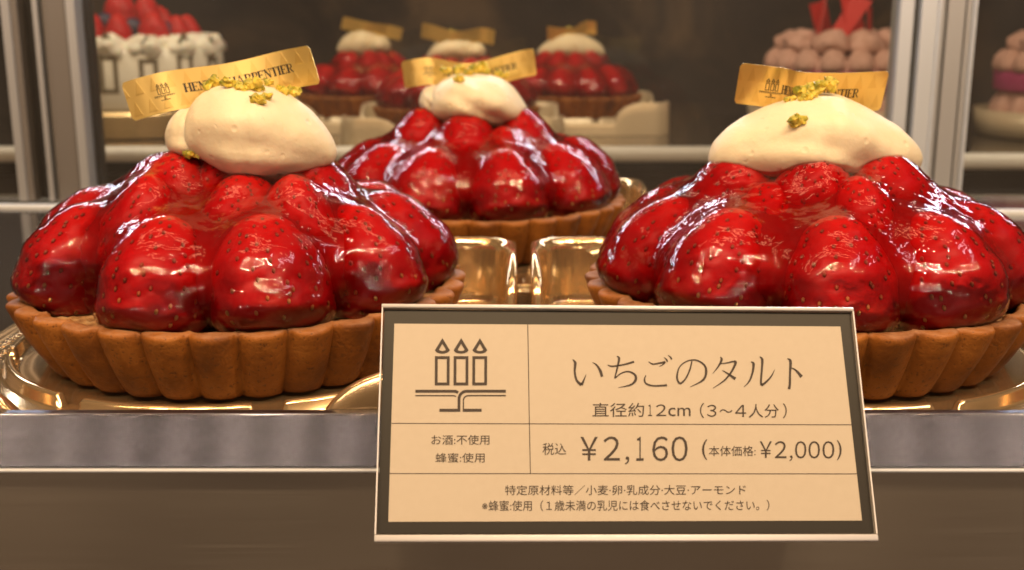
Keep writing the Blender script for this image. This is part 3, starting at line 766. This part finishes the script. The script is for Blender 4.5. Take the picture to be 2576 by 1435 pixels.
# acrylic foot that reaches back and rests on the steel rail
top_mid = sgn_o + sgn_a * SWd / 2 + sgn_b * 3.2
mb = MB(); mb.box(-2.5, 2.5, top_mid[1] + .12, 23.50, 1.72, 1.85, .03); V = np.array(mb.V) + np.array([top_mid[0], 0, 0])
o = obj('support_foot', V - np.array(sign.location) / CM, mb.F, M['acrylic']); o.parent = sign
def lettering(name, P, F, nrm=.016): return sign_obj(name, to_ab(P), F, M['ink'], nrm, card)
def words_at(name, txt, box):
    V, F = font_flat(txt); return lettering(name, fit(V, *box), F)
def chars_at(name, items):
    f = Flat()
    for ch, *bx in items:
        V, F = font_flat(ch); f.add(fit(V, *bx), F)
    lettering(name, f.V, f.F)
chars_at('size_lettering', [('直径約', 1098, 524, 1352, 592), ('１', 1371, 532, 1391, 588), ('２', 1410, 531, 1460, 588), ('cm', 1470, 547, 1580, 589), ('（', 1626, 524, 1646, 598), ('３', 1660, 533, 1707, 592), ('〜', 1722, 555, 1786, 572), ('４', 1799, 534, 1853, 593), ('人分', 1866, 530, 2014, 597), ('）', 2034, 526, 2053, 600)])
words_at('alcohol_lettering', 'お酒:不使用', (312, 680, 595, 728))
words_at('honey_lettering', '蜂蜜:使用', (332, 768, 572, 815))
words_at('tax_lettering', '税込', (855, 720, 970, 778))
chars_at('price_lettering', [('￥', 1040, 690, 1125, 806), ('２', 1153, 688, 1233, 806), ('，', 1258, 786, 1280, 826), ('１', 1314, 690, 1350, 807), ('６', 1392, 688, 1470, 809), ('０', 1486, 688, 1566, 810)])
words_at('net_price_lettering', '(', (1636, 703, 1662, 803))
words_at('net_price_lettering', '本体価格:', (1670, 735, 1900, 785))
chars_at('net_price_lettering', [('￥', 1920, 713, 1980, 794), ('２', 1994, 712, 2052, 795), ('，', 2066, 782, 2082, 810), ('０', 2094, 712, 2150, 797), ('０', 2160, 712, 2217, 797), ('０', 2229, 712, 2288, 798)])
words_at('net_price_lettering', ')', (2300, 708, 2324, 805))
words_at('ingredient_lettering', '特定原材料等／小麦·卵·乳成分·大豆·アーモンド', (672, 926, 1852, 975))
words_at('warning_lettering', '※蜂蜜:使用（１歳未満の乳児には食べさせないでください。）', (560, 1000, 1968, 1052))
f = Flat(); f.rib([(117, 623), (2375, 632)], 4); f.rib([(108, 868), (2400, 873)], 4); f.rib([(780, 136), (790, 626), (796, 870)], 4)
lettering('ruled_line', f.V, f.F, .012)
e = emblem_flat(); lettering('candle_emblem', np.array(e.V) * .5115, e.F)
# the title in brush strokes: い ち ご の タ ル ト
tf_ = Flat()
def st(P, w, k=8):
    Q = smooth_curve(P, k); ww = np.interp(np.linspace(0, 1, len(Q)), np.linspace(0, 1, len(w)), w); tf_.rib(Q, ww)
st([(1000, 310), (1013, 328), (1011, 372), (1021, 413), (1044, 436)], [3, 14, 10, 11, 15]); st([(1044, 436), (1053, 418), (1067, 384)], [15, 9, 2])
st([(1098, 325), (1118, 338), (1136, 366), (1145, 395)], [3, 8, 13, 13])
st([(1172, 338), (1196, 344), (1250, 336), (1302, 322)], [4, 8, 8, 10]); st([(1217, 294), (1228, 306), (1220, 350), (1207, 403)], [4, 12, 9, 7])
st([(1207, 403), (1240, 378), (1275, 370), (1306, 386), (1309, 412), (1285, 435), (1225, 449)], [6, 6, 7, 11, 13, 9, 2])
st([(1372, 322), (1395, 333), (1430, 328), (1455, 323)], [3, 7, 8, 11]); st([(1455, 323), (1440, 338), (1425, 345)], [10, 5, 2])
st([(1360, 388), (1353, 410), (1363, 430), (1400, 440), (1464, 437)], [4, 8, 9, 8, 10]); st([(1448, 300), (1460, 310), (1466, 322)], [3, 7, 8]); st([(1468, 290), (1480, 299), (1487, 311)], [3, 7, 8])
st([(1586, 318), (1576, 360), (1555, 405), (1528, 428), (1513, 400), (1524, 350), (1560, 320), (1605, 314), (1645, 336), (1656, 372), (1640, 412), (1578, 446)], [6, 8, 8, 10, 10, 6, 6, 7, 9, 13, 10, 2])
st([(1726, 298), (1732, 312), (1716, 345), (1688, 380)], [4, 12, 8, 2]); st([(1722, 332), (1760, 327), (1790, 320)], [5, 6, 8])
st([(1790, 320), (1801, 327), (1780, 372), (1745, 414), (1690, 452)], [10, 13, 10, 8, 2]); st([(1736, 364), (1765, 382), (1800, 406)], [3, 9, 15])
st([(1876, 322), (1889, 332), (1884, 376), (1868, 418), (1842, 446)], [4, 13, 10, 8, 2]); st([(1920, 297), (1932, 312), (1930, 360), (1926, 415), (1928, 438)], [4, 13, 10, 10, 12])
st([(1928, 438), (1950, 422), (1976, 394), (1994, 360)], [12, 10, 7, 2])
st([(2056, 306), (2071, 320), (2069, 380), (2068, 432), (2064, 456)], [5, 14, 11, 12, 13]); st([(2072, 350), (2098, 364), (2126, 396)], [4, 9, 17])
lettering('title_lettering', tf_.V, tf_.F)

# ------------------------------------------------------------------ gold name tags
def serif_text(txt):
    """narrow serif capitals, height 1, y up; returns a Flat and the total width"""
    f = Flat(); x = 0.0; T, t = .22, .09
    def serif(cx, y, w=.34): f.rect(cx - w / 2, y - t / 2 + (t / 2 if y < .5 else -t / 2), cx + w / 2, y + t / 2 + (t / 2 if y < .5 else -t / 2))
    def stem(cx): f.rect(cx - T / 2, 0, cx + T / 2, 1); serif(cx, 0); serif(cx, 1)
    for ch in txt:
        if ch == ' ': x += .42; continue
        if ch == 'H': stem(x + .17); stem(x + .70); f.rect(x + .17, .47, x + .70, .55); w = .87
        elif ch == 'E':
            stem(x + .17); f.rect(x + .1, .93, x + .68, 1); f.rect(x + .1, 0, x + .68, .07); f.rect(x + .2, .47, x + .5, .54)
            f.rect(x + .61, .76, x + .68, 1); f.rect(x + .61, 0, x + .68, .24); f.rect(x + .46, .38, x + .52, .62); w = .74
        elif ch == 'N': f.rect(x + .12, 0, x + .19, 1); serif(x + .15, 0, .3); serif(x + .12, 1, .3); f.rib([(x + .13, 1), (x + .72, 0)], .19); f.rect(x + .67, 0, x + .74, 1); serif(x + .70, 1, .3); w = .87
        elif ch == 'I': stem(x + .17); w = .36
        elif ch in 'RP':
            stem(x + .17); f.rib([(x + .17, .965), (x + .4, .965)] + [(x + .42 + .20 * math.cos(a), .735 + .23 * math.sin(a)) for a in np.linspace(1.4, -1.4, 9)] + [(x + .4, .505), (x + .17, .505)], [.07, .07, .08, .1, .13, .16, .17, .16, .13, .1, .08, .07, .07])
            w = .70
            if ch == 'R': f.rib([(x + .40, .5), (x + .56, .22), (x + .76, .02)], [.1, .15, .12]); w = .80
        elif ch == 'C': f.rib([(x + .42 + .34 * math.cos(a), .5 + .46 * math.sin(a)) for a in np.linspace(.75, 5.6, 16)], [.06, .07, .08, .1, .12, .15, .17, .18, .18, .17, .15, .12, .1, .08, .07, .06]); f.rect(x + .63, .68, x + .70, .97); w = .80
        elif ch == 'A': f.rib([(x + .08, 0), (x + .40, 1)], .07); f.rib([(x + .40, 1), (x + .74, 0)], .18); f.rect(x + .2, .30, x + .6, .36); serif(x + .1, 0, .26); serif(x + .74, 0, .32); w = .92
        elif ch == 'T': stem(x + .38); f.rect(x + .04, .93, x + .72, 1); f.rect(x + .04, .74, x + .10, 1); f.rect(x + .66, .74, x + .72, 1); w = .78
        elif ch == 'D': stem(x + .17); f.rib([(x + .17, .965), (x + .35, .965)] + [(x + .38 + .34 * math.cos(a), .5 + .46 * math.sin(a)) for a in np.linspace(1.4, -1.4, 11)] + [(x + .35, .035), (x + .17, .035)], [.07, .07, .08, .1, .13, .16, .18, .18, .18, .16, .13, .1, .08, .07, .07]); w = .84
        x += w
    return f, x
def make_tag(center, upvec, height, s_emb, s_txt, cap, label, lean_y):
    """center: points along the strip's middle line (cm); the strip stands along upvec"""
    P = smooth_curve(np.array(center), 14); up_ = np.array(upvec, float); up_ /= np.linalg.norm(up_)
    d = np.r_[0, np.cumsum(np.linalg.norm(np.diff(P, axis=0), axis=1))]; L = d[-1]; s = d / L
    def pos(S, Vv, off):
        S = np.clip(S, 0, 1); p = np.stack([np.interp(S, s, P[:, k]) for k in range(3)], -1)
        q = np.stack([np.interp(np.clip(S + .01, 0, 1), s, P[:, k]) for k in range(3)], -1) - np.stack([np.interp(np.clip(S - .01, 0, 1), s, P[:, k]) for k in range(3)], -1)
        q /= np.linalg.norm(q, axis=-1)[..., None]; nn = np.cross(q, up_); nn /= np.linalg.norm(nn, axis=-1)[..., None]
        return p + up_ * (Vv[..., None] * height) + nn * off
    n = 90; rc = .10                          # corner rounding
    S = np.linspace(0, 1, n); Vn = np.linspace(-.5, .5, 13); G, Hh = np.meshgrid(S, Vn)
    endd = np.minimum(G, 1 - G) * L
    lim = .5 - np.where(endd < rc, (rc - np.sqrt(np.maximum(rc ** 2 - (rc - endd) ** 2, 0))) / height, 0)
    Hc = Hh * lim / .5
    Vf = pos(G, Hc, .010).reshape(-1, 3); Vb = pos(G, Hc, -.010).reshape(-1, 3); N_ = len(Vf)
    F = grid(n, 13) + grid(n, 13, False, N_, True)
    border = [i for i in range(n)] + [j * n + n - 1 for j in range(1, 13)] + [12 * n + i for i in range(n - 2, -1, -1)] + [j * n for j in range(11, 0, -1)]
    nb_ = len(border); VV = np.concatenate([Vf, Vb, Vf[border], Vb[border]])
    F += [(2 * N_ + i, 2 * N_ + nb_ + i, 2 * N_ + nb_ + (i + 1) % nb_, 2 * N_ + (i + 1) % nb_) for i in range(nb_)]
    u0 = np.stack([G.ravel(), Hh.ravel() + .5], 1); uv = np.concatenate([u0, u0, u0[border], u0[border]])
    root = empty('gold_name_tag', tuple(P[len(P) // 2])); L0 = np.array(root.location) / CM
    body = obj('tag_strip', VV - L0, F, M['tag'], root, True, uv=uv)
    tag(root, label, 'cake tag', 'gold tags stuck in the cream')
    # print
    e = emblem_flat(); E_ = np.array(e.V); cx, cy_ = 887, 755; sc = cap[1] / 704.0
    Sx = s_emb + (E_[:, 0] - cx) * sc * height / L; Vx = -(E_[:, 1] - cy_) * sc + cap[2]
    obj('candle_emblem', pos(Sx, Vx, .017) - L0, [q[::-1] for q in e.F], M['ink_tag'], root, False)
    f, w = serif_text('HENRI CHARPENTIER'); T_ = np.array(f.V)
    Sx = s_txt[0] + T_[:, 0] / w * (s_txt[1] - s_txt[0]); Vx = (T_[:, 1] - .5) * cap[0] + cap[2]
    obj('lettering', pos(Sx, Vx, .017) - L0, f.F, M['ink_tag'], root, False)
    return root
def mid(L_, Y0, wave):
    return [at(px, py, Y0 + w_) for (px, py), w_ in zip(L_, wave)]
tag_L = make_tag(mid([(320, 258), (370, 243), (430, 229), (500, 219), (570, 210), (640, 196), (720, 176), (792, 163)], 31.0, (0, -.1, -.15, .1, .35, .45, .3, 0)), (-.28, .10, 1), 1.06, .205, (.305, .875), (.23, .44, .02),
    'gold paper tag slanting up out of the cream of the tart beside the price sign', 0)
tag_B = make_tag(mid([(k_(410), ky(196)), (k_(480), ky(182)), (k_(560), ky(174)), (k_(650), ky(188)), (k_(740), ky(204)), (k_(830), ky(200)), (k_(950), ky(165)), (k_(1060), ky(136)), (k_(1132), ky(124))], 46.6, (0, -.2, -.2, .1, .4, .5, .3, .1, -.1)), (-.13, .05, 1), 1.08, .195, (.30, .86), (.22, .42, .0),
    'bright gold tag sagging in the middle, on the tart behind the front two', 0)
g2 = lambda x, y: ((2500 + x / 1.7936) / 1.514, y / 1.7936 / 1.514)
tag_R = make_tag(mid([g2(553, 570), g2(660, 582), g2(780, 596), g2(870, 608), g2(940, 626), g2(1050, 634), g2(1300, 634), g2(1560, 622)], 31.6, (-.1, -.25, -.3, -.1, .25, .4, .4, .2)), (.05, -.34, 1), 1.17, .215, (.29, .845), (.22, .47, -.02),
    'creased gold tag standing level behind the widest scoop of cream', 0)

# ------------------------------------------------------------------ tart, tray and tag copies standing in for reflections in the glass
far = [('L', tart_L, tag_L, -12.4, 100.0, 'strawberry tart copy standing in for a reflection in the glass, nearest the white cake'),
       ('R', tart_R, tag_R, 5.0, 99.0, 'strawberry tart copy standing in for a reflection in the glass, nearest the pink cakes'),
       ('B', tart_B, tag_B, -4.1, 85.0, 'strawberry tart copy standing in for a reflection in the glass, half hidden by the gold tag between two others')]
NEAR = {'L': 'behind the glass on the tart nearest the white cake', 'R': 'behind the glass on the tart nearest the pink cakes', 'B': 'behind the glass on the tart between two others'}
for key, t_, g_, x, y, lab in far:
    c = copy_tree(t_); c.location = Vector((x, y, .9)) * CM; c.rotation_euler.z = math.pi; tag(c, lab, 'tart', 'tart copies standing in for reflections')
    g = copy_tree(g_); off = Vector(g_.location) - Vector(t_.location)
    g.location = Vector((x, y, .9)) * CM + Vector((-off.x, -off.y, off.z)); g.rotation_euler = (R(-38) if key == 'R' else 0, 0, math.pi)
    tag(g, 'dull gold tag copy standing in for a reflection, ' + NEAR[key], 'cake tag', 'tag copies standing in for reflections')
    tr_ = copy_tree(tray0); place(tr_, x, y, .9, math.pi, 'pale tray copy standing in for a reflection, under the tart ' + {'L': 'nearest the white cake', 'R': 'nearest the pink cakes', 'B': 'between two others behind the glass'}[key], 'tray copies standing in for reflections')
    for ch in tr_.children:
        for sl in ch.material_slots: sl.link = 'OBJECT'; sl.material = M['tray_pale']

# white cake standing in for a reflection, with strawberries and a printed film band
wx, wy, wz = -31.3, 96.0, 0.9
cake = empty('white_cake_reflection', (wx, wy, wz)); tag(cake, 'white cream cake topped with strawberries and wrapped in a printed film, standing in for a reflection in the glass', 'cake')
V, F = lathe([(.01, 0), (8.2, 0), (8.35, .15), (8.35, 1.9), (8.2, 2.1), (.01, 2.1)], 64); obj('cake_board', V, F, M['board'], cake, False)
V, F = lathe([(.01, 2.12), (7.0, 2.12), (7.1, 2.3), (7.1, 6.6), (6.9, 6.9), (.01, 6.9)], 96)
obj('cake_side', V, F, M['film'], cake)
for i in range(15):
    a = 2 * math.pi * (i + .3) / 15
    V, F = blob(1.55, i, .18, 3, (1, 1, .72)); obj('cream_rosette', V, F, M['cake_cream'], cake, True, loc=(5.9 * math.cos(a), 5.9 * math.sin(a), 6.9))
def far_berry(a, r, z, s, lean):
    o = bpy.data.objects.new('strawberry', BERRIES[int(a) % 5][0]); col.objects.link(o); o.parent = cake
    mm = berry_matrix(a, r, z, lean, s, s, a * 3); mm.translation = mm.translation * CM; o.matrix_local = mm
for a, r, z, s, ln in ((-62, 4.6, 6.9, .82, 4), (-28, 4.7, 6.9, .86, 6), (4, 4.7, 6.9, .80, 2), (38, 4.7, 6.9, .86, 5), (70, 4.6, 6.9, .78, 8), (100, 4.6, 6.9, .8, 8), (-95, 4.6, 6.9, .8, 8), (-12, 2.0, 8.3, .95, 5), (60, 1.8, 8.1, .9, 5), (140, 3, 7.3, .9, 10), (220, 3, 7.3, .9, 10)):
    far_berry(a, r, z, s, ln)
for a, r, z in ((18, 3.6, 8.2), (60, 3.8, 7.9), (-20, 3.4, 8.6)):
    V, F = blob(.75, a, .03, 3); obj('blueberry', V, F, M['blue'], cake, True, loc=(r * math.sin(R(a)), -r * math.cos(R(a)), z + .3))
def wrap(f, a0, zc, k, parent, rad=7.16):
    E_ = np.array(f.V); x = (E_[:, 0] - 887) * k; z = zc - (E_[:, 1] - 755) * k; a = a0 + x / rad
    return obj('printed_emblem', np.stack([rad * np.sin(a), -rad * np.cos(a), z], 1), f.F, M['ink_band'], parent, False)
def candle_flat():
    f = Flat(); f.add(*drop(889)); f.frame(820, 580, 958, 860, 34); return f
for a0, zc in ((-.95, 4.6), (-.40, 4.3), (.02, 4.6), (.44, 4.3), (.86, 4.6), (1.3, 4.3)): wrap(candle_flat(), a0, zc, .0105, cake)
# pink cakes, also standing in for reflections
def make_pink(x, y):
    t = empty('pink_cake_reflection', (x, y, .9))
    V, F = lathe([(.01, 0), (6.9, 0), (7.3, .12), (7.5, 2.1), (7.4, 2.1), (6.9, .3), (.01, .3)], 64); obj('tub_tray', V, F, M['tray_pale'], t)
    V, F = lathe([(.01, .32), (5.6, .32), (5.7, .5), (5.7, 5.9), (.01, 6.0)], 64); obj('sponge_core', V, F, M['sponge'], t)
    V, F = lathe([(5.4, 3.55), (6.15, 3.6), (6.2, 3.7), (6.2, 4.95), (6.15, 5.05), (5.4, 5.1)], 64); obj('jam_band', V, F, M['jam'], t)
    for i in range(16):
        a = 2 * math.pi * i / 16
        V, F = lathe([(.01, 1.75), (.5, 1.6), (.95, 1.1), (1.1, .5), (1.05, 0), (.01, 0)], 20)
        obj('sponge_finger', V, F, M['sponge'], t, True, loc=(5.3 * math.cos(a), 5.3 * math.sin(a), 5.12))
        obj('sponge_finger', np.array(V) * (1, 1, 1.5), F, M['sponge'], t, True, loc=(5.3 * math.cos(a), 5.3 * math.sin(a), .9))
    for i in range(9):
        a = 2 * math.pi * i / 9
        V, F = blob(1.5, i + 40, .18, 3, (1, 1, .7)); obj('cream_swirl', V, F, M['sponge'], t, True, loc=(3.9 * math.cos(a), 3.9 * math.sin(a), 7.2))
    for i, (a, ln, h_) in enumerate(((-40, 25, 4.5), (15, -12, 4.8), (60, 30, 4.2), (120, 10, 4), (200, 20, 4), (270, -20, 4.4))):
        mb = MB(); mb.add([(-.7, -.05, 0), (.7, -.05, 0), (1.15, -.05, h_), (-.5, -.05, h_ * .95), (-.7, .05, 0), (.7, .05, 0), (1.15, .05, h_), (-.5, .05, h_ * .95)], [(0, 1, 2, 3), (7, 6, 5, 4), (0, 4, 5, 1), (1, 5, 6, 2), (2, 6, 7, 3), (3, 7, 4, 0)])
        o = mb.build('red_chocolate_fan', M['red'], t, False, loc=(2.2 * math.sin(R(a)), -2.2 * math.cos(R(a)), 7.0)); o.rotation_euler = (R(-10), R(ln), R(a))
    return t
pk = make_pink(27.4, 96); tag(pk, 'pink layered cake with purple jam band standing in for a reflection, next to the far tarts', 'cake', 'pink cakes standing in for reflections')
pk2 = copy_tree(pk); pk2.location = Vector((45.2, 92, .9)) * CM; tag(pk2, 'pink layered cake with purple jam band standing in for a reflection, cut off by the edge beyond the metal post', 'cake', 'pink cakes standing in for reflections')
bpy.context.view_layer.update()
